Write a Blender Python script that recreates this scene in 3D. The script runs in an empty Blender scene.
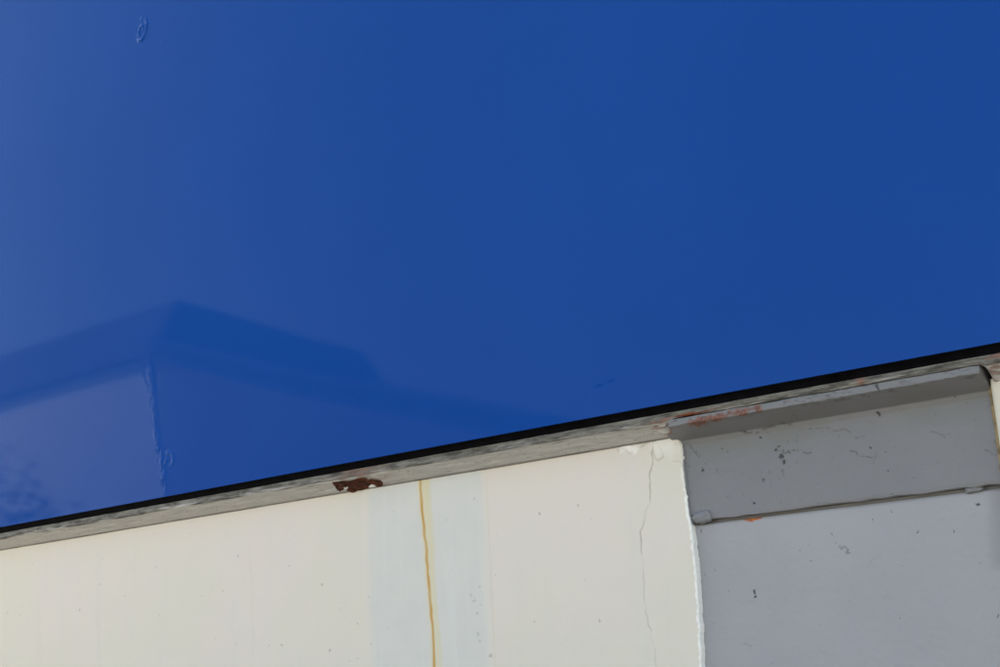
import bpy, math, random
import numpy as np

R = math.radians
rng = np.random.default_rng(7)
random.seed(7)

# ------------------------------------------------------------------ camera
FPX = 1300.0                    # focal length in photo pixels (1000 wide)
P, H = 4.5, 1.6                 # camera: metres out from the wall plane, eye height
_L = np.array([-1800., 434.5, FPX]); _b = -4900.
_U = np.array([(434.5 * _b + FPX * FPX) / 1800., _b, FPX])
_X = -_L / np.linalg.norm(_L); _Z = _U / np.linalg.norm(_U); _Y = np.cross(_Z, _X)
M3 = np.array([_X, _Y, _Z])     # world = M3 @ (right, down, forward)

scn = bpy.context.scene
cam = bpy.data.cameras.new('camera'); camo = bpy.data.objects.new('camera', cam)
scn.collection.objects.link(camo)
cam.sensor_width = 36.0; cam.lens = FPX / 1000. * 36.0
cam.clip_start = 0.05; cam.clip_end = 3000
from mathutils import Matrix, Vector
rt, dn, fw = M3[:, 0], M3[:, 1], M3[:, 2]
mw = Matrix(((rt[0], -dn[0], -fw[0], 0.0), (rt[1], -dn[1], -fw[1], -P),
             (rt[2], -dn[2], -fw[2], H), (0, 0, 0, 1)))
camo.matrix_world = mw
scn.camera = camo

# ------------------------------------------------------------------ light
SUN_AZ, SUN_EL = -58.0, 46.0     # the sun stands behind this building: degrees right of straight behind, elevation
w = bpy.data.worlds.new('World'); scn.world = w; w.use_nodes = True
nt = w.node_tree; nt.nodes.clear()
sky = nt.nodes.new('ShaderNodeTexSky'); sky.sky_type = 'NISHITA'; sky.sun_disc = False
sdir = Vector((math.sin(R(SUN_AZ)) * math.cos(R(SUN_EL)), math.cos(R(SUN_AZ)) * math.cos(R(SUN_EL)), math.sin(R(SUN_EL))))
sky.sun_elevation = R(SUN_EL); sky.sun_rotation = math.atan2(sdir.x, sdir.y)
sky.air_density = 1.0; sky.dust_density = 0.7; sky.ozone_density = 1.0
bgn = nt.nodes.new('ShaderNodeBackground'); bgn.inputs['Strength'].default_value = 0.09
wo = nt.nodes.new('ShaderNodeOutputWorld')
nt.links.new(sky.outputs[0], bgn.inputs[0]); nt.links.new(bgn.outputs[0], wo.inputs[0])
sl = bpy.data.lights.new('sun', 'SUN'); sl.energy = 3.6; sl.angle = R(0.5); sl.color = (1.0, 0.95, 0.88)
so = bpy.data.objects.new('sun', sl); scn.collection.objects.link(so)
so.rotation_euler = (-sdir).to_track_quat('-Z', 'Y').to_euler(); so.location = (-16, 8, 18)
scn.render.engine = 'CYCLES'
vs = scn.view_settings
vs.view_transform = 'Standard'; vs.look = 'None'; vs.gamma = 1.0; vs.exposure = 2.45; vs.use_white_balance = True; vs.white_balance_temperature = 8000; vs.white_balance_tint = 13; vs.use_curve_mapping = False

# ------------------------------------------------------------------ helpers
def at(px, py, y=0.0):
    """photo pixel -> point on the vertical plane at depth y"""
    d = M3 @ np.array([px - 500., py - 333.5, FPX]); t = (y + P) / d[1]
    return np.array([d[0] * t, y, H + d[2] * t])
def xz(pts, y=0.0):
    return np.array([at(a, b, y)[[0, 2]] for a, b in pts])

def link(o, parent=None):
    scn.collection.objects.link(o)
    if parent is not None: o.parent = parent
    return o
def tag(o, label=None, cat=None, group=None, kind=None):
    for k, v in (('label', label), ('category', cat), ('group', group), ('kind', kind)):
        if v: o[k] = v
    return o
def thing(name, label, cat, group=None, loc=(0, 0, 0)):
    o = bpy.data.objects.new(name, None); o.location = loc; link(o)
    o.empty_display_size = 0.2
    return tag(o, label, cat, group)

class VNoise:
    """tiling 2-D value noise"""
    def __init__(s, seed): s.t = np.random.default_rng(seed).random((256, 256))
    def __call__(s, x, y):
        xi = np.floor(x).astype(int); yi = np.floor(y).astype(int)
        fx = x - xi; fy = y - yi; fx = fx * fx * (3 - 2 * fx); fy = fy * fy * (3 - 2 * fy)
        a = s.t[xi % 256, yi % 256]; b = s.t[(xi + 1) % 256, yi % 256]
        c = s.t[xi % 256, (yi + 1) % 256]; d = s.t[(xi + 1) % 256, (yi + 1) % 256]
        return (a + (b - a) * fx) * (1 - fy) + (c + (d - c) * fx) * fy
def fbm(n, x, y, octv=4, gain=.5):
    s = 0; a = 1; tot = 0
    for i in range(octv):
        s = s + a * n(x * 2 ** i + 17.3 * i, y * 2 ** i + 9.1 * i); tot += a; a *= gain
    return s / tot
def smooth(e0, e1, v):
    t = np.clip((v - e0) / (e1 - e0), 0, 1); return t * t * (3 - 2 * t)
def dpoly(X, Z, pts):
    """distance to a polyline, and the parameter along it 0..1"""
    best = np.full(X.shape, 1e9); par = np.zeros(X.shape); n = len(pts) - 1
    for i in range(n):
        a, b = pts[i], pts[i + 1]; d = b - a; L2 = max(d @ d, 1e-12)
        t = np.clip(((X - a[0]) * d[0] + (Z - a[1]) * d[1]) / L2, 0, 1)
        q = np.hypot(X - a[0] - t * d[0], Z - a[1] - t * d[1])
        m = q < best; best = np.where(m, q, best); par = np.where(m, (i + t) / n, par)
    return best, par
def jitter(pts, amp, n, seed):
    """subdivide a polyline and wobble it"""
    r = np.random.default_rng(seed); pts = np.asarray(pts); out = []
    for i in range(len(pts) - 1):
        for k in range(n):
            t = k / n; p = pts[i] * (1 - t) + pts[i + 1] * t
            out.append(p + r.normal(0, amp, 2) * (0 if (i == 0 and k == 0) else 1))
    out.append(pts[-1]); return np.array(out)
def specks(X, Z, pts):
    """union of soft little discs (x, z, r)"""
    m = np.zeros(X.shape)
    X = X + (nB(X * 130, Z * 130) - .5) * .012; Z = Z + (nC(X * 130, Z * 130) - .5) * .012
    for x, z, r in pts:
        m = np.maximum(m, 1 - smooth(r * .55, r, np.hypot(X - x, Z - z)))
    return m

def mesh_np(name, V, F, mat, parent=None, smoothf=True, attr=None, extra=None):
    me = bpy.data.meshes.new(name)
    V = np.asarray(V, dtype=np.float32); F = np.asarray(F, dtype=np.int32)
    extra = extra or []
    loops = F.ravel().tolist() + [i for f in extra for i in f]
    starts = list(range(0, 4 * len(F), 4)); c = 4 * len(F)
    for f in extra: starts.append(c); c += len(f)
    me.vertices.add(len(V)); me.vertices.foreach_set('co', V.ravel())
    me.loops.add(len(loops)); me.loops.foreach_set('vertex_index', loops)
    me.polygons.add(len(starts)); me.polygons.foreach_set('loop_start', starts)
    me.update(calc_edges=True); me.validate()
    if smoothf:
        fl = np.ones(len(me.polygons), dtype=bool)
        if extra: fl[len(F):] = False
        me.polygons.foreach_set('use_smooth', fl)
    if attr is not None:
        ca = me.color_attributes.new('mask', 'FLOAT_COLOR', 'POINT')
        A = np.zeros((len(V), 4), dtype=np.float32); A[:len(attr), :attr.shape[1]] = attr
        ca.data.foreach_set('color', A.ravel())
    if mat: me.materials.append(mat)
    return link(bpy.data.objects.new(name, me), parent)

def slab(name, xs, zs, yfront, yback, mat, parent=None, attr=None):
    """A solid slab whose front (towards -y) is a dense grid. yfront: array [nx, nz]."""
    nx, nz = len(xs), len(zs)
    X, Z = np.meshgrid(xs, zs, indexing='ij')
    V = np.stack([X, yfront, Z], -1).reshape(-1, 3)
    I = np.arange(nx * nz).reshape(nx, nz)
    F = np.stack([I[:-1, :-1], I[1:, :-1], I[1:, 1:], I[:-1, 1:]], -1).reshape(-1, 4)
    ring = np.concatenate([I[:, 0], I[-1, 1:], I[-2::-1, -1], I[0, -2:0:-1]])
    n0 = len(V); B = V[ring].copy(); B[:, 1] = yback
    C = V[ring].copy()                     # doubled rim so the arris stays crisp
    V = np.concatenate([V, C, B]); m = len(ring)
    ext = []
    for k in range(m):
        k2 = (k + 1) % m; ext.append((n0 + k2, n0 + k, n0 + m + k, n0 + m + k2))
    ext.append(tuple(n0 + m + k for k in range(m)))
    A = None
    if attr is not None:
        A = attr.reshape(-1, attr.shape[-1]); A = np.concatenate([A, A[ring], A[ring] * 0])
    return mesh_np(name, V, F, mat, parent, True, A, ext)

def sweep(name, xs, prof, mat, parent=None, attr=None, caps=True):
    """prof [nx, k, 2] = (y, z) loop, closed; swept along x"""
    nx, k = prof.shape[0], prof.shape[1]
    xx = np.repeat(xs[:, None], k, 1) if xs.ndim == 1 else xs
    V = np.concatenate([xx[..., None], prof], -1).reshape(-1, 3)
    I = np.arange(nx * k).reshape(nx, k); J = np.roll(I, -1, 1)
    F = np.stack([I[:-1], I[1:], J[1:], J[:-1]], -1).reshape(-1, 4)
    ext = [tuple(I[0].tolist()), tuple(I[-1][::-1].tolist())] if caps else []
    return mesh_np(name, V, F, mat, parent, True, attr.reshape(-1, attr.shape[-1]) if attr is not None else None, ext)

def box(name, lo, hi, mat, parent=None, bev=0.0):
    (x0, y0, z0), (x1, y1, z1) = lo, hi
    me = bpy.data.meshes.new(name)
    V = [(x, y, z) for x in (x0, x1) for y in (y0, y1) for z in (z0, z1)]
    F = [(0, 1, 3, 2), (4, 6, 7, 5), (0, 4, 5, 1), (2, 3, 7, 6), (0, 2, 6, 4), (1, 5, 7, 3)]
    me.from_pydata(V, [], F); me.update(); me.materials.append(mat)
    o = link(bpy.data.objects.new(name, me), parent)
    if bev:
        b = o.modifiers.new('bevel', 'BEVEL'); b.width = bev; b.segments = 2
    return o

def spaced(*segs):
    """concatenated linspaces: (a, b, step)"""
    out = []
    for a, b, s in segs:
        n = max(1, int(round(abs(b - a) / s))); out.append(np.linspace(a, b, n, endpoint=False))
    out.append(np.array([segs[-1][1]])); return np.concatenate(out)

# ------------------------------------------------------------------ materials
class NT:
    def __init__(s, name):
        s.m = bpy.data.materials.new(name); s.m.use_nodes = True; s.t = s.m.node_tree
        s.b = s.t.nodes['Principled BSDF']
        s.co = s.t.nodes.new('ShaderNodeTexCoord').outputs['Object']
    def n(s, typ, **kw):
        o = s.t.nodes.new(typ)
        for k, v in kw.items(): setattr(o, k, v)
        return o
    def l(s, a, b): s.t.links.new(a, b)
    def noise(s, scale, detail=4, rough=.55, co=None, stretch=None):
        t = s.n('ShaderNodeTexNoise'); t.inputs['Scale'].default_value = scale
        t.inputs['Detail'].default_value = detail; t.inputs['Roughness'].default_value = rough
        c = co or s.co
        if stretch:
            mp = s.n('ShaderNodeMapping'); mp.inputs['Scale'].default_value = stretch; s.l(c, mp.inputs[0]); c = mp.outputs[0]
        s.l(c, t.inputs['Vector']); return t.outputs['Fac']
    def ramp(s, fac, e0, e1, v0=0., v1=1.):
        r = s.n('ShaderNodeMapRange', interpolation_type='SMOOTHSTEP')
        s.l(fac, r.inputs[0])
        for i, v in zip((1, 2, 3, 4), (e0, e1, v0, v1)): r.inputs[i].default_value = v
        return r.outputs[0]
    def mix(s, fac, a, b):
        m = s.n('ShaderNodeMix', data_type='RGBA')
        if isinstance(fac, (int, float)): m.inputs[0].default_value = fac
        else: s.l(fac, m.inputs[0])
        for i, v in ((6, a), (7, b)):
            if isinstance(v, tuple): m.inputs[i].default_value = (*v, 1)
            else: s.l(v, m.inputs[i])
        return m.outputs[2]
    def math(s, op, a, b=None):
        m = s.n('ShaderNodeMath', operation=op)
        for i, v in enumerate((a, b)):
            if v is None: continue
            if isinstance(v, (int, float)): m.inputs[i].default_value = v
            else: s.l(v, m.inputs[i])
        return m.outputs[0]
    def mask(s):
        a = s.n('ShaderNodeAttribute', attribute_name='mask'); sp = s.n('ShaderNodeSeparateColor'); s.l(a.outputs['Color'], sp.inputs[0])
        return sp.outputs[0], sp.outputs[1], sp.outputs[2]
    def bump(s, h, strength=.3, dist=.002, nrm=None):
        b = s.n('ShaderNodeBump'); b.inputs['Strength'].default_value = strength; b.inputs['Distance'].default_value = dist
        s.l(h, b.inputs['Height'])
        if nrm is not None: s.l(nrm, b.inputs['Normal'])
        return b.outputs[0]
    def done(s, col=None, rough=None, nrm=None, **kw):
        if col is not None:
            if isinstance(col, tuple): s.b.inputs['Base Color'].default_value = (*col, 1)
            else: s.l(col, s.b.inputs['Base Color'])
        if rough is not None:
            if isinstance(rough, (int, float)): s.b.inputs['Roughness'].default_value = rough
            else: s.l(rough, s.b.inputs['Roughness'])
        if nrm is not None: s.l(nrm, s.b.inputs['Normal'])
        for k, v in kw.items(): s.b.inputs[k.replace('_', ' ')].default_value = v
        return s.m

def m_blue():
    t = NT('blue_gloss_film')
    n1 = t.noise(.7, 3); n2 = t.noise(140, 2)
    col = t.mix(t.ramp(n1, .35, .7), (.0003, .054, .250), (.0006, .057, .260))
    nb = t.bump(n2, .02, .0006)
    t.b.inputs['Coat Weight'].default_value = 1.0; t.b.inputs['Coat Roughness'].default_value = .045
    t.b.inputs['Coat IOR'].default_value = 1.155
    t.l(nb, t.b.inputs['Coat Normal'])
    rg = t.ramp(t.noise(1.4, 4), .3, .7, .42, .5)
    return t.done(col, rg, Specular_IOR_Level=.0)

CREAM = (.655, .625, .535)
def m_cream():
    t = NT('cream_render'); mr, mg, mb = t.mask()
    big = t.noise(1.1, 3); mid = t.noise(5, 4); fine = t.noise(60, 5, .6); st = t.noise(3, 4, .5, stretch=(3, 3, .35))
    c = t.mix(t.ramp(big, .4, .65), (.660, .605, .490), (.680, .602, .510))
    c = t.mix(t.ramp(mid, .45, .75, 0, .35), c, (.64, .585, .52))
    c = t.mix(t.ramp(st, .5, .75, 0, .3), c, (.60, .59, .50))
    c = t.mix(t.ramp(fine, .62, .8, 0, .25), c, (.50, .48, .42))
    c = t.mix(mr, c, (.15, .13, .10))        # cracks and specks
    c = t.mix(mg, c, (.88, .85, .78))        # white filler lumps; arris and reveal whitened as if sunlit
    c = t.mix(mb, c, (.52, .50, .40))        # old water marks
    return t.done(c, .62, t.bump(t.math('ADD', fine, t.math('MULTIPLY', mid, 2.)), .22, .0016), Specular_IOR_Level=.35)
def m_band():
    t = NT('pale_grey_joint_paint'); mr, mg, mb = t.mask()
    mid = t.noise(6, 4); fine = t.noise(70, 4); st = t.noise(4, 4, .5, stretch=(4, 4, .3))
    c = t.mix(t.ramp(mid, .4, .7), (.61, .585, .515), (.59, .572, .51))
    c = t.mix(t.ramp(st, .5, .75, 0, .4), c, (.63, .63, .575))
    at_ = t.n('ShaderNodeAttribute', attribute_name='mask')
    c = t.mix(at_.outputs['Alpha'], c, (.67, .604, .50))     # feathered brush edge over the cream
    c = t.mix(mb, c, (.64, .54, .28))        # ochre bleed
    c = t.mix(mr, c, (.52, .28, .06))       # rust line
    c = t.mix(mg, c, (.24, .24, .22))        # dark specks
    return t.done(c, .6, t.bump(fine, .2, .0012), Specular_IOR_Level=.35)
def m_ledge():
    t = NT('weathered_concrete_paint'); mr, mg, mb = t.mask()
    mid = t.noise(9, 5, .6); fine = t.noise(90, 5, .65)
    c = t.mix(t.ramp(mid, .35, .7), (.41, .395, .355), (.45, .43, .385))
    c = t.mix(t.ramp(fine, .6, .78, 0, .3), c, (.22, .20, .16))
    c = t.mix(mr, c, t.mix(t.ramp(t.noise(38, 5, .65, stretch=(.3, 1, 1)), .35, .65), (.06, .055, .045), (.17, .16, .13)))   # grime
    c = t.mix(mg, c, t.mix(t.ramp(fine, .4, .6), (.22, .055, .018), (.10, .03, .012)))    # rust
    c = t.mix(mb, c, (.62, .60, .53))        # pale flaking paint
    return t.done(c, .8, t.bump(fine, .5, .003), Specular_IOR_Level=.25)
def m_grey(name='grey_gloss_paint', k=1.0):
    t = NT(name); mr, mg, mb = t.mask()
    big = t.noise(2.2, 3); mid = t.noise(11, 5, .6); fine = t.noise(80, 4)
    c = t.mix(t.ramp(big, .35, .7), (.305, .30, .302), (.32, .313, .313))
    c = t.mix(t.ramp(mid, .5, .75, 0, .4), c, (.31, .31, .32))
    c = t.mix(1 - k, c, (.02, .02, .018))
    c = t.mix(mb, c, t.mix(.6, c, (.16, .16, .145)))       # dirt smears, plus shade painted into the upper board's top
    c = t.mix(mr, c, (.035, .033, .03))      # chips and scratches
    c = t.mix(mg, c, t.mix(t.ramp(fine, .4, .6), (.55, .16, .035), (.32, .08, .02)) if k == 1 else t.mix(t.ramp(fine, .4, .6), (.24, .08, .04), (.10, .04, .022)))     # rust
    return t.done(c, t.ramp(mid, .3, .7, .38, .5), t.bump(t.math('ADD', t.math('MULTIPLY', mid, 2.), fine), .16, .0015), Specular_IOR_Level=.4)
def m_rust():
    t = NT('rusted_steel'); a = t.noise(35, 5, .65); b = t.noise(120, 3)
    c = t.mix(t.ramp(a, .38, .64), (.035, .013, .008), (.13, .036, .016))
    c = t.mix(t.ramp(b, .6, .75, 0, .7), c, (.22, .07, .03))
    return t.done(c, .9, t.bump(t.math('ADD', a, b), .9, .004), Specular_IOR_Level=.2)
def m_plain(name, col, rough=.6, var=.25, scale=8, bump=.2, spec=.4):
    t = NT(name); a = t.noise(scale, 5, .6); b = t.noise(scale * 9, 3)
    lo = tuple(v * (1 - var) for v in col); hi = tuple(min(1, v * (1 + var)) for v in col)
    return t.done(t.mix(t.ramp(a, .3, .7), lo, hi), rough, t.bump(b, bump, .002), Specular_IOR_Level=spec)
GREYU = m_grey('shade_darkened_grey_paint', .56)  # paint darkened to carry the shade under the moulded head
BLUE, CRM, BAND, LEDGE, GREY, RUST = m_blue(), m_cream(), m_band(), m_ledge(), m_grey(), m_rust()
BLACK = m_plain('black_rubber', (.003, .003, .004), .8, .4, 20, .3, .05)
FILLER = m_plain('pale_filler', (.70, .68, .61), .7, .1, 30)
DARKGAP = m_plain('dark_backing', (.03, .028, .026), .9, .4)
BACKM = m_plain('plain_masonry', (.42, .40, .35), .8, .15)
PAVE = m_plain('pavement_concrete', (.33, .31, .28), .85, .15, 3)
ROADM = m_plain('asphalt', (.055, .055, .055), .9, .25, 6)
KERBM = m_plain('kerb_stone', (.38, .37, .35), .85, .2, 5)
GLASS = m_plain('window_glass', (.03, .035, .04), .08, .3, 1, 0, .6)
PALEW = m_plain('pale_facade_paint', (.66, .80, .84), .7, .05, 2)
DARKB = m_plain('dark_brick', (.20, .185, .185), .9, .3, 6)
ROOFM = m_plain('dark_roof_tiles', (.065, .075, .08), .9, .3, 8)

# ------------------------------------------------------------------ levels read off the photograph
YP = -0.11                                  # fascia face
ZB = at(460, 442, YP)[2]                     # fascia bottom edge
YL = -0.085                                   # ledge front
ZG = at(460, 450.3, YL)[2]                   # gasket bottom / ledge top
ZD = at(460, 457.5, YL)[2]                   # grimy front lip ends, slope begins
ZW = at(460, 473.6, 0)[2]                    # ledge meets the cream wall
XN0 = at(690, 520, 0)[0]                     # right arris of cream wall (mean)
ZS = at(850, 502, .022)[2]                   # joint between the two grey boards
XJ = at(993, 400, 0)[0]                      # left arris of the right-hand pier
XL, XR = -13.0, 4.0                          # building extents
ZTOP = 8.2

# ------------------------------------------------------------------ setting: ground
def sheet(name, x0, x1, y0, y1, z, mat, kind='structure'):
    me = bpy.data.meshes.new(name); me.from_pydata([(x0, y0, z), (x1, y0, z), (x1, y1, z), (x0, y1, z)], [], [(0, 1, 2, 3)])
    me.materials.append(mat); return tag(link(bpy.data.objects.new(name, me)), kind=kind)
sheet('ground', -400, 400, -400, 400, -0.13, m_plain('dry_ground', (.17, .155, .125), .95, .25, .8))
sheet('road', -400, 400, -13.0, -6.2, -0.124, ROADM)
pv = box('pavement', (-60, -6.0, -.15), (60, .6, 0.0), PAVE); tag(pv, kind='structure')
pv2 = box('pavement', (-80, -16.0, -.15), (60, -13.2, 0.0), PAVE); tag(pv2, kind='structure')
kb = box('kerb', (-60, -6.19, -.15), (60, -6.003, .012), KERBM, bev=.01); tag(kb, kind='structure')
kb2 = box('kerb', (-80, -13.197, -.15), (60, -13.01, .012), KERBM, bev=.01); tag(kb2, kind='structure')

# ------------------------------------------------------------------ cream wall
nA, nB, nC = VNoise(1), VNoise(2), VNoise(3)
def cream_edge(Z):
    """x of the ragged right arris at height Z"""
    pts = xz([(676, 436), (681, 444), (682.5, 470), (686.5, 505), (690, 522), (692.5, 542), (698.5, 612), (701, 667), (705, 760)])
    return np.interp(-Z, -pts[:, 1], pts[:, 0])
cream = thing('rendered_wall', 'cream rendered wall with rust-stained pale grey joint and hairline crack', 'wall', loc=(0, 0, 0))
zlo = at(300, 667)[2] - .12
xs = spaced((XL, at(-60, 600)[0], .2), (at(-60, 600)[0], at(330, 600)[0], .007), (at(330, 600)[0], 0, 1.0))[:-1]
xs = np.concatenate([xs[xs < at(330, 600)[0]], np.linspace(at(330, 600)[0], 0, 720)])     # last part is stretched to the ragged arris
zs = spaced((0.0, zlo, .1), (zlo, ZW + .01, .0042))
nx, nz = len(xs), len(zs)
X, Z = np.meshgrid(xs, zs, indexing='ij')
x_fix = at(330, 600)[0]
edge = cream_edge(zs) + (nB(zs * 24, zs * 0) - .5) * .006 + (nB(zs * 120, zs * 0 + 5) - .5) * .0025
edge[zs < zlo - .01] = cream_edge(zs)[zs < zlo - .01]
tt = np.clip((X - x_fix) / (0 - x_fix), 0, 1)
X = np.where(X > x_fix, x_fix + tt * (edge[None, :] - x_fix), X)
dE = edge[None, :] - X
yf = (fbm(nA, X * 3, Z * 3, 3) - .5) * .006 + (fbm(nB, X * 30, Z * 30, 3) - .5) * .0012
# rounded arris, with a slight lip of thicker plaster
rr = .010
yf = yf + np.where(dE < rr, rr - np.sqrt(np.clip(rr * rr - (rr - dE) ** 2, 0, None)), 0) * .8
white = .9 * (1 - smooth(.004, .008, dE + (nC(X * 40, Z * 90) - .5) * .008)) * smooth(ZW + .02, at(690, 500)[2], Z + 0)  # arris whitened, sunlight on the edge put into the colour
# cracks
crk = np.zeros_like(X)
ck = jitter(xz([(653, 441), (653.5, 458), (649, 478), (650, 497), (644, 520), (641, 545), (643, 568), (644, 600), (650, 625), (654, 650), (657, 690)]), .004, 4, 3)
d, p = dpoly(X, Z, ck); wd = .0012 + .0020 * nB(p * 30, p * 0)
cm = 1 - smooth(wd * .5, wd * 1.5, d)
cm *= smooth(.25, .55, nC(p * 14, p * 0 + 3)) * .65 + .30
cm *= np.where(p > .55, .55, 1)
crk = np.maximum(crk, cm * .5)
yf = yf + cm * .002
for pts, seed, s in (([(641, 447), (652, 440), (660, 446), (664, 457), (657, 461), (654, 452)], 5, .55), ([(672, 462), (680, 463)], 6, .5),
                     ([(617, 449), (621, 454), (627, 451), (632, 455), (636, 446)], 7, .6), ([(621, 447), (626, 449)], 8, .7)):
    d, p = dpoly(X, Z, jitter(xz(pts), .003, 3, seed)); c = 1 - smooth(.0015, .005, d); crk = np.maximum(crk, c * s * .45 * smooth(.3, .65, nB(X * 60, Z * 60))); yf += c * .002
# flaking lump of thick white paint near the top of the corner
d, p = dpoly(X, Z, xz([(655, 448), (668, 444), (676, 452)])); lump = 1 - smooth(.01, .07, d); yf -= lump * .003
d2, _ = dpoly(X, Z, xz([(622, 447), (634, 450)])); l2 = 1 - smooth(.006, .028, d2 + (nC(X * 90, Z * 90) - .5) * .02); yf -= l2 * .003
white = np.maximum(white, np.maximum(lump * .35 * smooth(.3, .6, nB(X * 25, Z * 25)), l2 * .6))
# faint vertical streaks on the left part
stain = np.zeros_like(X)
for (xa, za, xb, zb, wdt, s) in ((250, 545, 255, 690, .012, .18), (96, 570, 100, 690, .02, .10), (38, 600, 40, 690, .05, .10)):
    d, p = dpoly(X, Z, jitter(xz([(xa, za), (xb, zb)]), .004, 10, int(xa))); stain = np.maximum(stain, (1 - smooth(0, wdt, d)) * s * (.4 + nB(p * 12, p * 0)))
sp = [(*xz([(a, b)])[0], r) for a, b, r in ((322, 585, .008), (238, 556, .007), (282, 645, .006), (330, 650, .005), (539, 513, .006), (599, 620, .007), (534, 622, .005), (578, 506, .005), (100, 585, .005))]
r7 = np.random.default_rng(11)
for _ in range(70): sp.append((r7.uniform(at(-20, 600)[0], XN0), r7.uniform(zlo, ZW), r7.uniform(.002, .0045)))
crk = np.maximum(crk, specks(X, Z, sp) * .6)
V = np.stack([X, yf, Z], -1)
# build with warped x: reuse slab() topology
I = np.arange(nx * nz).reshape(nx, nz)
ring = np.concatenate([I[:, 0], I[-1, 1:], I[-2::-1, -1], I[0, -2:0:-1]])
Vf = V.reshape(-1, 3); Bk = Vf[ring].copy(); Bk[:, 1] = .30
Fq = np.stack([I[:-1, :-1], I[1:, :-1], I[1:, 1:], I[:-1, 1:]], -1).reshape(-1, 4)
n0 = len(Vf); m = len(ring)
ext = [(n0 + (k + 1) % m, n0 + k, n0 + m + k, n0 + m + (k + 1) % m) for k in range(m)] + [tuple(n0 + m + k for k in range(m))]
A = np.stack([crk, white, stain], -1).reshape(-1, 3)
Ar = A[ring].copy(); right_side = Vf[ring][:, 0] > XN0 - .1
Ar[:, 0] = 0; Ar[:, 1] = np.where(right_side, 1.0, 0)  # reveal side coloured white too, in place of sun on it
mesh_np('wall', np.concatenate([Vf, Vf[ring], Bk]), Fq, CRM, cream, True, np.concatenate([A, Ar, Ar]), ext)

# pale grey repainted joint with the rusty crack
x0, x1 = at(361.5, 490)[0], at(486, 470)[0]
bxs = spaced((x0, x1, .0035)); bzs = spaced((0.0, zlo, .1), (zlo, ZW + .004, .0042))
X, Z = np.meshgrid(bxs, bzs, indexing='ij')
yfb = -.0009 + (fbm(nA, X * 3, Z * 3, 3) - .5) * .006 + (fbm(nB, X * 30, Z * 30, 3) - .5) * .0012
rl = jitter(xz([(420.5, 480), (422.5, 510), (425, 535), (427, 560), (428.5, 580), (431, 610), (433, 630), (434.5, 667), (438, 740)]), .0018, 3, 21)
d, p = dpoly(X, Z, rl); sgn = X - np.interp(-Z, -rl[:, 1], rl[:, 0])
rline = (1 - smooth(.003, .009 + .004 * nB(p * 22, p * 0), d)) * (.75 + .25 * nC(p * 16, p * 0))
wid = .058 - .012 * p
bleed = smooth(-.012, -.002, sgn) * (1 - smooth(wid * .75, wid, sgn + (nB(X * 20, Z * 6) - .5) * .014)) * (.62 - .2 * p)
bleed = np.maximum(bleed, (1 - smooth(.004, .03, d)) * .55)
bleed = np.maximum(bleed, (1 - smooth(.002, .010, np.abs(sgn - wid * .9))) * .45 * (1 - smooth(.2, .45, p)))
dk = [(*xz([(a, b)])[0], r) for a, b, r in ((474, 600, .010), (477, 613, .007), (472, 596, .006), (478, 634, .009), (480, 640, .006), (491, 655, .012), (466, 600, .007), (379, 572, .006), (448, 520, .004))]
for _ in range(26): dk.append((r7.uniform(x0, x1), r7.uniform(zlo, ZW), r7.uniform(.002, .004)))
A = np.stack([np.clip(rline * 1.0, 0, 1), specks(X, Z, dk) * .55 * (nC(X * 120, Z * 120) > .3), np.clip(bleed, 0, 1), np.maximum(1 - smooth(0, .075, X - x0 + (nB(X * 25, Z * 5) - .5) * .03), 1 - smooth(0, .055, x1 - X + (nC(X * 25, Z * 5) - .5) * .03)) * .95], -1)
slab('joint_strip', bxs, bzs, yfb, .002, BAND, cream, A)

# right-hand pier: a sliver of the same cream wall beyond the grey boards
pier = thing('wall_pier', 'cream wall pier beyond the grey boards with rusty stained edge', 'wall')
pxs = spaced((XJ, XJ + .25, .006), (XJ + .25, XR, .25)); pzs = spaced((0, 1.4, .1), (1.4, at(995, 379)[2], .006))
X, Z = np.meshgrid(pxs, pzs, indexing='ij')
yfp = -.012 + (fbm(nA, X * 20, Z * 20, 3) - .5) * .004 + np.where(X - XJ < .012, .012 - np.sqrt(np.clip(.012 ** 2 - (.012 - (X - XJ)) ** 2, 0, None)), 0)
st = (1 - smooth(.005, .05, X - XJ + (nB(X * 40, Z * 8) - .5) * .04))
slab('wall', pxs, pzs, yfp, .30, CRM, pier, np.stack([st * .12 * nC(X * 60, Z * 30), X * 0, st * .5], -1))
zz = np.linspace(1.3, at(990, 385)[2], 120); yy = .006 + nB(zz * 40, zz * 0) * .006
sx = XJ - .022 + nC(zz * 25, zz * 0) * .008
V = []
for k in range(len(zz)): V += [(sx[k], yy[k] + .02, zz[k]), (sx[k] + .004, yy[k], zz[k]), (XJ + .003, yy[k] - .004, zz[k]), (XJ + .004, yy[k] + .02, zz[k])]
I = np.arange(len(zz) * 4).reshape(-1, 4); J = np.roll(I, -1, 1)
Fq = np.stack([I[:-1], J[:-1], J[1:], I[1:]], -1).reshape(-1, 4)
mesh_np('rust_seam', V, Fq, m_plain('rusty_sealant', (.24, .17, .085), .8, .5, 30), pier)

# ------------------------------------------------------------------ concrete ledge under the fascia
ledge = thing('concrete_ledge', 'grimy weathered concrete ledge running under the blue fascia', 'ledge')
lx = spaced((XL, at(-40, 540)[0], .1), (at(-40, 540)[0], at(1030, 360)[0], .0035), (at(1030, 360)[0], XR, .1))
XE = at(672, 430)[0]                          # where the slope over the cream wall ends
crack_z = at(840, 389.5, YL)[2]               # dark joint above the grey boards
def lerp(a, b, n, end=False): return np.linspace(0, 1, n, endpoint=end)[:, None] * (np.array(b) - np.array(a)) + np.array(a)
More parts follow.
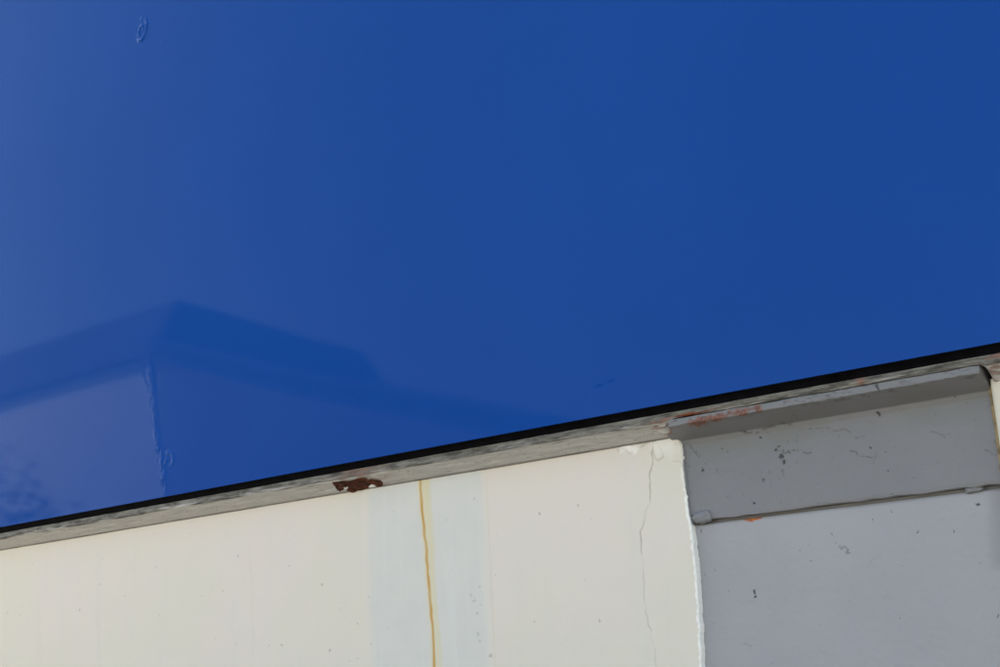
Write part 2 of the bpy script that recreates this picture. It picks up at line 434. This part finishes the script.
# loop: back-top, front-top, lip, slope, foot, back-bottom
def ledge_prof(over_cream):
    if over_cream: pts = [((.2, ZG), 1), ((YL, ZG), 9), ((YL, ZD), 3), ((YL + .006, ZD - .004), 22), ((-.010, ZW + .004), 4), ((-.004, ZW - .001), 1), ((.2, ZW - .001), 1)]
    else: pts = [((.2, ZG), 1), ((YL, ZG), 9), ((YL, crack_z + .008), 3), ((YL + .004, crack_z + .005), 22), ((-.02, crack_z + .004), 4), ((.0, crack_z + .004), 1), ((.2, crack_z + .004), 1)]
    out = []
    for i, (q, n) in enumerate(pts):
        nx_ = pts[(i + 1) % len(pts)][0]; out.append(lerp(q, nx_, n))
    return np.concatenate(out)
pc, pg = ledge_prof(True), ledge_prof(False); K = len(pc)
jag = XE + .02 + (nB(np.linspace(0, 6, K), np.zeros(K)) - .5) * .05
wgt = smooth(-.03, .03, lx[:, None] - jag[None, :])[..., None]
wgt = wgt * (1 - smooth(-.012, .012, lx[:, None] - at(989, 372, -.03)[0] + 0 * jag[None, :]))[..., None]
prof = pc[None] * (1 - wgt) + pg[None] * wgt
U = np.repeat(lx[:, None], K, 1); S = np.repeat(np.arange(K)[None] * 1.0, len(lx), 0)
nz_ = (fbm(nA, U * 10, S * .2, 4) - .5) * .7; ch = (fbm(nB, U * 60, S * .8, 3) - .5) * .35
vis = ((S >= 1) & (S <= 38)).astype(float)
prof[..., 0] += vis * (nz_ * .010 + ch * .005)
prof[..., 1] += vis * (nz_ * .004 + ch * .003) * ((S > 2) & (S < 36))
chip = smooth(.66, .78, fbm(nC, U * 9, S * .25, 4)) * vis; prof[..., 0] += chip * .006 * ((S > 2) & (S < 30))
gr = (1 - smooth(8, 13 + 0 * S, S + (fbm(nB, U * 7, S * .4, 4) - .5) * 15)) * (S > 0)
edge_line = np.exp(-((S - 10.5) / 1.6) ** 2) * smooth(.35, .6, fbm(nC, U * 5, S * 0, 4)) * .9
grime = np.clip(gr * (.8 + .2 * smooth(.35, .6, fbm(nC, U * 11, S * .45, 5, .6))) + edge_line, 0, 1)
grime = np.maximum(grime, smooth(.74, .82, fbm(nA, U * 60, S * 1.3, 3)) * .6 * vis)
grime = np.maximum(grime, smooth(33.5, 36, S) * (S < 40) * .75)
pxu = np.interp(lx, [at(a, 400, YL)[0] for a in range(-40, 1050, 10)], range(-40, 1050, 10))[:, None]
rustm = smooth(665, 675, pxu) * (1 - smooth(690, 740, pxu)) * smooth(.35, .6, fbm(nB, U * 16, S * .3, 4)) * smooth(5, 9, S) * vis
rustm = np.maximum(rustm, smooth(640, 652, pxu) * (1 - smooth(668, 680, pxu)) * smooth(.45, .62, fbm(nC, U * 20, S * .3, 4)) * .7 * smooth(6, 10, S) * vis)
rustm = np.maximum(rustm, np.exp(-((pxu - 863) / 5) ** 2) * .6 * vis)
rustm = np.maximum(rustm, smooth(978, 986, pxu) * .6 * smooth(.4, .6, fbm(nB, U * 20, S * .3, 3)) * vis)
# halo of rust round the anchor
rustm = np.maximum(rustm, np.exp(-((pxu - 356) / 26) ** 2) * smooth(.45, .62, fbm(nB, U * 18, S * .4, 3)) * .5 * vis)
flake = smooth(.56, .66, fbm(nA, U * 12 + 50, S * .3, 4)) * smooth(640, 650, pxu) * .6 * (S > 12) * (1 - rustm)
A = np.stack([grime * (1 - rustm * .6), rustm, flake], -1)
sweep('ledge_body', lx, prof, LEDGE, ledge, A)

# rusted steel anchor breaking through the ledge
def px2(o): return [(300 + a / 6.25, 440 + b / 6.25) for a, b in o]
outl = px2([(200, 264), (232, 262), (262, 255), (300, 258), (330, 250), (365, 240), (402, 237), (425, 246), (455, 247), (500, 252), (514, 266), (502, 290),
            (476, 291), (466, 279), (446, 274), (430, 283), (424, 299), (402, 305), (380, 312), (350, 316), (318, 330), (306, 319), (284, 316), (303, 302), (299, 287), (268, 288),
            (277, 304), (262, 312), (246, 320), (232, 311), (222, 296), (211, 282)])
def ypl(py, px): return None
sub = []
r5 = np.random.default_rng(5)
for i in range(len(outl)):
    a, b = np.array(outl[i]), np.array(outl[(i + 1) % len(outl)])
    for t in (0, .33, .66): sub.append(a + (b - a) * t + r5.normal(0, .18, 2))
import bmesh
from mathutils.geometry import tessellate_polygon
def ledge_y(z): return np.interp(z, [ZW, ZW + .004, ZD - .004, ZD], [-.006, -.010, YL + .006, YL])
def plate(name, pix, off, thick, mat, parent, amp=.003, seed=1):
    """ragged plate lying along the sloping ledge"""
    r = np.random.default_rng(seed); pts = []
    for a, b in pix:
        y = -.03
        for _ in range(4): z = at(a, b, y)[2]; y = float(ledge_y(z)) - off
        pts.append(Vector(at(a, b, y)))
    bm = bmesh.new(); n = len(pts)
    f = [bm.verts.new(p + Vector((0, r.normal(0, amp * .5), 0))) for p in pts]
    g = [bm.verts.new(p + Vector((0, thick, 0))) for p in pts]
    for t in tessellate_polygon([[Vector((p.x, p.z, 0)) for p in pts]]):
        try: bm.faces.new([f[i] for i in t])
        except ValueError: pass
    for i in range(n):
        j = (i + 1) % n; bm.faces.new((f[i], g[i], g[j], f[j]))
    bmesh.ops.subdivide_edges(bm, edges=[e for e in bm.edges if e.calc_length() > .02], cuts=2, use_grid_fill=True)
    for v in bm.verts:
        if v.co.y < pts[0].y + .03: v.co.y += r.normal(0, amp * .6)
    bmesh.ops.recalc_face_normals(bm, faces=bm.faces)
    me = bpy.data.meshes.new(name); bm.to_mesh(me); bm.free(); me.materials.append(mat)
    return link(bpy.data.objects.new(name, me), parent)
plate('rusted_anchor', sub, .006, .05, RUST, ledge, .004, 3)
plate('paint_flake', px2([(272, 296), (286, 290), (298, 296), (292, 308), (276, 304)]), .009, .012, FILLER, ledge, .001, 4)
plate('paint_flake', px2([(432, 286), (446, 278), (464, 282), (468, 292), (440, 297), (428, 296)]), .009, .012, FILLER, ledge, .001, 6)
plate('rust_flake', px2([(560 - 300, 288), (276, 286), (290, 292), (284, 300), (264, 296)]), .010, .01, RUST, ledge, .001, 8)

# ------------------------------------------------------------------ grey boards
boards = thing('grey_boarding', 'grey painted boarding with chipped upper board filling the wall opening', 'boarding')
gx0, gx1 = XN0 - .05, XJ - .006
# moulded head + upper board as one profile: lip, soffit, face
YU = .020                                     # upper board face
zl0 = crack_z - .002; zl1 = at(840, 397.0, YL - .004)[2]
zf = at(840, 415, .01)[2]
gxs = spaced((gx0 + .0, gx1, .0028))
hp = []
for q, nq, n in (((.12, zl0), (YL - .002, zl0), 2), ((YL - .002, zl0), (YL - .004, zl1), 10), ((YL - .004, zl1), (YU - .006, zf), 16), ((YU - .006, zf), (YU, zf - .02), 10), ((YU, zf - .02), (YU, ZS + .012), 90), ((YU, ZS + .012), (YU + .002, ZS), 4), ((YU + .002, ZS), (.12, ZS), 1)):
    hp.append(lerp(q, nq, n))
hp.append(np.array([[.12, ZS]])); hp = np.concatenate(hp); K = len(hp)
prof = np.repeat(hp[None], len(gxs), 0).copy()
U = np.repeat(gxs[:, None], K, 1); Zg = prof[..., 1]
S = np.repeat(np.arange(K)[None] * 1.0, len(gxs), 0); vis = ((S > 2) & (S < K - 3)).astype(float)
prof[..., 0] += vis * ((fbm(nA, U * 5, Zg * 5, 3) - .5) * .006 + (fbm(nB, U * 50, Zg * 50, 3) - .5) * .0016)
lipn = (S > 1) & (S < 16)
prof[..., 1] += lipn * ((fbm(nC, U * 16, S * .3, 4) - .5) * .006); prof[..., 0] += lipn * (fbm(nB, U * 30, S * .5, 3) - .5) * .003
prof[..., 1] += ((S > K - 12) & (S < K - 1)) * (nB(U * 22, S * 0) - .5) * .006
# chips, scratches
def grey_masks(X, Z, yplane):
    r = np.random.default_rng(31)
    pt = [(*xz([(a, b)], yplane)[0], q) for a, b, q in ((782, 456, .012), (784, 462, .009), (776, 450, .008), (779, 446, .006), (789, 452, .007), (890, 393, .008), (889, 391, .006), (754, 503, .005),
          (703, 470, .007), (754, 592, .008), (754.5, 597, .006), (879, 414, .009), (763, 480, .006), (888, 471, .005), (919, 532, .005), (998, 615, .005), (978, 505, .006), (772, 412, .005), (746, 432, .006), (760, 438, .006), (797, 462, .004), (702, 531, .005), (728, 452, .004), (870, 448, .006))]
    x0_, x1_ = X.min(), X.max(); z0_, z1_ = Z.min(), Z.max()
    for _ in range(46): pt.append((r.uniform(x0_, x1_), z1_ - abs(r.normal(0, .3)), r.uniform(.0012, .0034)))
    m = specks(X, Z, pt)
    for pts, wd, s in (([(776, 446), (783, 452), (790, 450), (812, 452)], .003, .8), ([(800, 430), (830, 428), (850, 432)], .003, .5), ([(742, 431), (752, 433), (770, 428), (790, 424), (800, 420)], .005, .6),
                       ([(850, 451), (868, 457), (874, 462), (876, 455)], .003, .7), ([(838, 545), (846, 549), (850, 553)], .003, .7), ([(740, 643), (752, 646)], .002, .4), ([(930, 432), (950, 434)], .003, .5),
                       ([(985, 450), (996, 455)], .003, .6), ([(780, 456), (784, 470), (783, 476)], .003, .5), ([(690, 440), (694, 452), (700, 455)], .006, .5), ([(870, 563), (884, 552)], .002, .35)):
        d, p = dpoly(X, Z, jitter(xz(pts, yplane), .004, 4, int(pts[0][0]))); m = np.maximum(m, (1 - smooth(wd * .4, wd * 1.3, d)) * s * .75 * smooth(.3, .6, fbm(nB, X * 70, Z * 70, 3)))
    m = np.maximum(m, smooth(.76, .84, fbm(nC, X * 55, Z * 55, 4)) * .3 * (Z > ZS))
    sm = smooth(.40, .66, fbm(nB, X * 6, Z * 14, 5, .6)) * smooth(ZS + .02, zf + .02, Z) * .95  # blotchy dirt, denser towards the top to paint shade below the soffit
    return np.clip(m, 0, 1), sm
mk, sm = grey_masks(U, Zg, YU)
rus = np.zeros_like(U)
d, p = dpoly(U, Zg, xz([(690, 424), (715, 417), (742, 411), (760, 407)], YL)); rus = np.maximum(rus, (1 - smooth(.004, .018, d + (nC(U * 60, Zg * 60) - .5) * .02)) * (S < 20) * .9)
rus = np.maximum(rus, smooth(.72, .8, fbm(nB, U * 30, S * .3, 3)) * lipn * .3)
gl = lipn * smooth(.55, .7, fbm(nA, U * 40, S * .6, 4)) * .4 * (nC(U * 9, S * 0) > .3)
mk = np.maximum(mk * vis, gl)
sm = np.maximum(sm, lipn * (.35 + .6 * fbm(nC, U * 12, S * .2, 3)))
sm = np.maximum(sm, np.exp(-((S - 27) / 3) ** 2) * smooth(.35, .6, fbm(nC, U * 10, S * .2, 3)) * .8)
d, p = dpoly(U, Zg, xz([(970, 487), (984, 490)], YU)); sm = np.maximum(sm, (1 - smooth(.008, .03, d)) * .9)
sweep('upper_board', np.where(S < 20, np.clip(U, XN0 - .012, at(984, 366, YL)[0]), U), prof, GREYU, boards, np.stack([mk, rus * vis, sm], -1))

# grey painted reveal at the left of the upper board
zr = np.linspace(ZS - .012, zf - .005, 80); er = cream_edge(zr) + .0015 + (nB(zr * 30, zr * 0) - .5) * .004
V = []
for k in range(len(zr)): V += [(er[k] - .012, .012, zr[k]), (er[k] + .001, .009, zr[k]), (er[k] + .003, YU + .01, zr[k]), (er[k] - .012, YU + .01, zr[k])]
I = np.arange(len(zr) * 4).reshape(-1, 4); J = np.roll(I, -1, 1)
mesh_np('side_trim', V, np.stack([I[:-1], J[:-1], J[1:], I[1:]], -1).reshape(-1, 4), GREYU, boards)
# lower board
GAP = .014; YLo = .037
gxl = at(698, 560, YLo)[0] - .06
bxs = spaced((gxl, gx1, .0032)); bzs = spaced((0, at(850, 667)[2] - .1, .1), (at(850, 667)[2] - .1, ZS - GAP, .0032))
X, Z = np.meshgrid(bxs, bzs, indexing='ij')
ytop = np.clip((Z - (ZS - GAP - .012)) / .012, 0, 1)
yfl = YLo + (fbm(nA, X * 4, Z * 4, 3) - .5) * .008 + (fbm(nB, X * 45, Z * 45, 3) - .5) * .0016 + ytop ** 2 * .006
mk, sm = grey_masks(X, Z, YLo)
rs = xz([(745, 517.5), (752, 518), (760, 516.5)], YLo); d, p = dpoly(X, Z, rs); rus = (1 - smooth(.006, .016, d + (nC(X * 80, Z * 80) - .5) * .01))
d, p = dpoly(X, Z, xz([(760, 515), (775, 511)], YLo)); rus = np.maximum(rus, (1 - smooth(.001, .005, d)) * .5)
d, p = dpoly(X, Z, xz([(998, 490), (999, 560)], YLo)); sm = np.maximum(sm * .6, (1 - smooth(.0, .05, d)) * .5)
slab('lower_board', bxs, bzs, yfl, .12, GREY, boards, np.stack([mk, rus, sm], -1))
# dark backing seen in the joint
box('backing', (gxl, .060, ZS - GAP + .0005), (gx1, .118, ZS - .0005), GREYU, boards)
# paint-clogged lumps at both ends of the joint
def blob(name, cx, cz, y, rx, ry, rz_, mat, parent, seed, amp=.25):
    bm = bmesh.new(); bmesh.ops.create_icosphere(bm, subdivisions=4, radius=1)
    n = VNoise(seed)
    for v in bm.verts:
        c = v.co; q = 1 + (float(fbm(n, np.array(c.x * 2.2 + 5), np.array(c.z * 2.2 + c.y + 5), 3)) - .5) * 2 * amp
        p = 2.6; k = (abs(c.x) ** p + abs(c.y) ** p + abs(c.z) ** p) ** (-1 / p)
        v.co = Vector((cx + c.x * k * q * rx, y + c.y * k * q * ry, cz + c.z * k * q * rz_))
    for f in bm.faces: f.smooth = True
    me = bpy.data.meshes.new(name); bm.to_mesh(me); bm.free(); me.materials.append(mat)
    return link(bpy.data.objects.new(name, me), parent)
c = at(702, 517, .02); blob('paint_lump', c[0], c[2], .024, .046, .018, .026, GREYU, boards, 4, .3)
c = at(974, 489, .03); blob('paint_lump', c[0], c[2], .036, .03, .012, .012, GREYU, boards, 9, .4)

# ------------------------------------------------------------------ blue fascia
fascia = thing('blue_fascia', 'tall glossy blue fascia panel with film wrinkle and black bottom gasket', 'fascia')
wr = xz([(148, 366), (150, 378), (153, 400), (155, 425), (158, 445), (163, 470), (164, 492)], YP)
bub = at(167, 461, YP); atb = at(141, 31, YP)
fx = spaced((XL, at(-30, 300)[0], .1), (at(-30, 300)[0], wr[0, 0] - .25, .02), (wr[0, 0] - .25, wr[-1, 0] + .2, .004), (wr[-1, 0] + .2, at(1030, 300)[0], .02), (at(1030, 300)[0], XR, .1))
ax = spaced((atb[0] - .16, atb[0] + .2, .005)); fx = np.unique(np.concatenate([fx, ax]))
fz = np.unique(np.concatenate([spaced((ZB, wr[0, 1] + .12, .006), (wr[0, 1] + .12, ZTOP, .02)), spaced((atb[2] - .16, atb[2] + .16, .005))]))
fx = fx[np.concatenate([[True], np.diff(fx) > .0015])]; fz = fz[np.concatenate([[True], np.diff(fz) > .0015])]
X, Z = np.meshgrid(fx, fz, indexing='ij')
yf = YP + (fbm(nA, X * .5 + 3, Z * .5, 2) - .5) * .010
d, p = dpoly(X, Z, wr); sg = X - np.interp(-Z, -wr[:, 1], wr[:, 0])
amp = smooth(0, .12, p) * (1 - smooth(.9, 1, p))
rid = np.exp(-(d / .026) ** 2) * (fbm(nB, X * 45, Z * 38, 3, .7) - .05) * .0065
yf = yf - rid * (.4 + .6 * amp)
q = np.hypot((X - bub[0]) / .9, (Z - bub[2])); an = np.arctan2(Z - bub[2], X - bub[0])
yf = yf - np.exp(-((q - .045 - .01 * np.sin(2 * an + 1)) / .012) ** 2) * .0030 * np.clip(.5 + .6 * np.sin(an + 1) + 1.2 * (nB(X * 50, Z * 50) - .5), 0, 1.2) - np.exp(-(q / .03) ** 2) * (nC(X * 60, Z * 60) - .5) * .008
q = np.hypot((X - atb[0]) / .75, (Z - atb[2]) / 1.15); an = np.arctan2(Z - atb[2], X - atb[0])
yf = yf - np.exp(-((q - .062 - .012 * np.sin(an + .8)) / .010) ** 2) * .0090 * np.clip(.45 + .75 * np.sin(an + 2) + (nB(X * 40, Z * 40) - .5), 0, 1.2) - np.exp(-((q - .026) / .009) ** 2) * .0070 * np.clip(.5 + .6 * np.sin(an * 1 - 1) + (nC(X * 50, Z * 50) - .5), 0, 1.2)
q2 = np.hypot(X - at(163, 42, YP)[0], Z - at(163, 42, YP)[2]); yf = yf - np.exp(-(q2 / .012) ** 2) * .0012
for a, b in ((600, 383), (612, 378), (558, 302), (437, 122), (462, 98), (596, 120)):
    c = at(a, b, YP); yf = yf - np.exp(-(((X - c[0]) / .02) ** 2 + ((Z - c[2]) / .012) ** 2)) * .0012
slab('panel', fx, fz, yf, -.012, BLUE, fascia)
# black gasket beneath the panel
gx = spaced((XL, XL + .1, .1), (XL + .1, XR, .01)); gp = np.array([[.1, ZB - .0005], [YP + .004, ZB - .0005], [YP + .022, ZB - .002], [YL + .012, ZG + .004], [YL + .012, ZG - .003], [.1, ZG - .002]])
prof = np.repeat(gp[None], len(gx), 0).copy(); U = gx[:, None]
prof[:, 2:5, 1] += (nB(U * 12, U * 0) - .5) * .004
sweep('gasket', gx, prof, BLACK, fascia)
# building body behind, so the place holds up from the side
body = box('building_core', (XL + .05, .305, 0), (XR - .05, 7.0, ZTOP - .05), BACKM)
tag(body, 'plain masonry block behind the fascia and cream wall', 'building')
box('fascia_back', (XL + .02, -.01, ZG + .05), (XR - .02, .30, ZTOP - .02), BACKM, fascia)

# ------------------------------------------------------------------ buildings over the road (they show in the gloss of the fascia)
XP = -25.7
def roof_mesh(V, F, mat, parent):
    me = bpy.data.meshes.new('roof'); me.from_pydata(V, [], F); me.materials.append(mat); return link(bpy.data.objects.new('roof', me), parent)
def windows(t, x0, x1, y, rows, cols):
    for r in rows:
        for k in range(cols):
            cx = x0 + (k + .5) * (x1 - x0) / cols
            wdw = box('window', (cx - .6, y + .001, r), (cx + .6, y + .06, r + 1.5), KERBM, t)
            box('pane', (cx - .52, y + .05, r + .08), (cx + .52, y + .072, r + 1.42), GLASS, wdw)
YB = -16.0
t = thing('pale_building', 'pale painted building across the road with steep dark roof', 'building')
x0, x1, h = XP - 26, XP, 9.7
box('wall', (x0, YB - 9, -.12), (x1, YB, h), PALEW, t)
roof_mesh([(x0 - .3, YB + .2, h), (x1 + .05, YB + .2, h), (x1 + .05, YB - 9.3, h), (x0 - .3, YB - 9.3, h), (x0 + .5, YB - 1.0, h + 1.8), (x1 - .5, YB - 1.0, h + 1.8), (x1 - .5, YB - 8, h + 1.8), (x0 + .5, YB - 8, h + 1.8)],
          [(0, 1, 5, 4), (1, 2, 6, 5), (2, 3, 7, 6), (3, 0, 4, 7), (4, 5, 6, 7), (3, 2, 1, 0)], ROOFM, t)
windows(t, x0, x1, YB, (1.0, 3.6), 7)
t = thing('brick_building', 'dark brick house across the road with one-sided sloping roof', 'building')
x0, x1, h = XP + .1, XP + 11.5, 6.4
ht = 9.9                                     # the top falls from beside the pale building to the far end
me = bpy.data.meshes.new('wall'); me.from_pydata([(x, y, z) for y in (YB, YB - 9) for x, z in ((x0, -.12), (x1, -.12), (x1, h), (x0, ht))], [],
    [(0, 1, 2, 3), (7, 6, 5, 4), (1, 5, 6, 2), (4, 0, 3, 7), (3, 2, 6, 7), (4, 5, 1, 0)]); me.materials.append(DARKB); link(bpy.data.objects.new('wall', me), t)
sl_ = (h - ht) / (x1 - x0)
roof_mesh([(x, y, ht + sl_ * (x - x0) + dz) for dz in (.004, .2) for x, y in ((x0 + .02, YB + .3), (x1 + .5, YB + .3), (x1 + .5, YB - 9.3), (x0 + .02, YB - 9.3))],
          [(3, 2, 1, 0), (4, 5, 6, 7), (0, 1, 5, 4), (1, 2, 6, 5), (2, 3, 7, 6), (3, 0, 4, 7)], ROOFM, t)
windows(t, x0, x1, YB, (1.0, 4.0), 4)

# ------------------------------------------------------------------ street tree before the pale building
def leaf_tree(x, y, h, rx, seed):
    t = thing('street_tree', 'leafy street tree on the far pavement before the pale building', 'tree', loc=(x, y, 0))
    r = np.random.default_rng(seed)
    bm = bmesh.new(); n = 8
    def limb(a, b, ra, rb):
        a, b = Vector(a), Vector(b); q = (b - a).to_track_quat('Z', 'Y'); rings = []
        for p_, rr_ in ((a, ra), ((a + b) / 2, (ra + rb) / 2), (b, rb)):
            rings.append([bm.verts.new(p_ + q @ Vector((rr_ * math.cos(2 * math.pi * k / n), rr_ * math.sin(2 * math.pi * k / n), 0))) for k in range(n)])
        for i in range(2):
            for k in range(n): bm.faces.new((rings[i][k], rings[i][(k + 1) % n], rings[i + 1][(k + 1) % n], rings[i + 1][k]))
    limb((0, 0, 0), (.1, 0, h * .4), .2, .14)
    cl = []
    for k in range(9):
        a = 2.4 * k; rad = rx * (.25 + .6 * r.random()); e = (rad * math.cos(a), rad * math.sin(a), h * (.5 + .38 * r.random()))
        limb((.1, 0, h * .36), e, .09, .02); cl.append((e, rx * (.35 + .2 * r.random())))
    me = bpy.data.meshes.new('trunk'); bm.to_mesh(me); bm.free(); me.materials.append(m_plain('bark', (.09, .065, .045), .9, .4)); link(bpy.data.objects.new('trunk', me), t)
    C = np.concatenate([np.array(e) + r.normal(0, 1, (420, 3)) * q * np.array([.5, .5, .38]) for e, q in cl]); C = C[C[:, 2] < h]
    m = len(C); d1 = r.normal(0, 1, (m, 3)); d1 /= np.linalg.norm(d1, axis=1)[:, None]; d2 = np.cross(d1, r.normal(0, 1, (m, 3))); d2 /= np.linalg.norm(d2, axis=1)[:, None]
    s_ = r.uniform(.08, .16, (m, 1))
    V = np.stack([C - d1 * s_, C + d2 * s_ * .5, C + d1 * s_, C - d2 * s_ * .5], 1).reshape(-1, 3)
    mesh_np('crown', V, np.arange(4 * m).reshape(-1, 4), m_plain('leaves', (.055, .09, .03), .6, .35), t, False)
leaf_tree(-31.8, -14.2, 8.3, 4.2, 3)
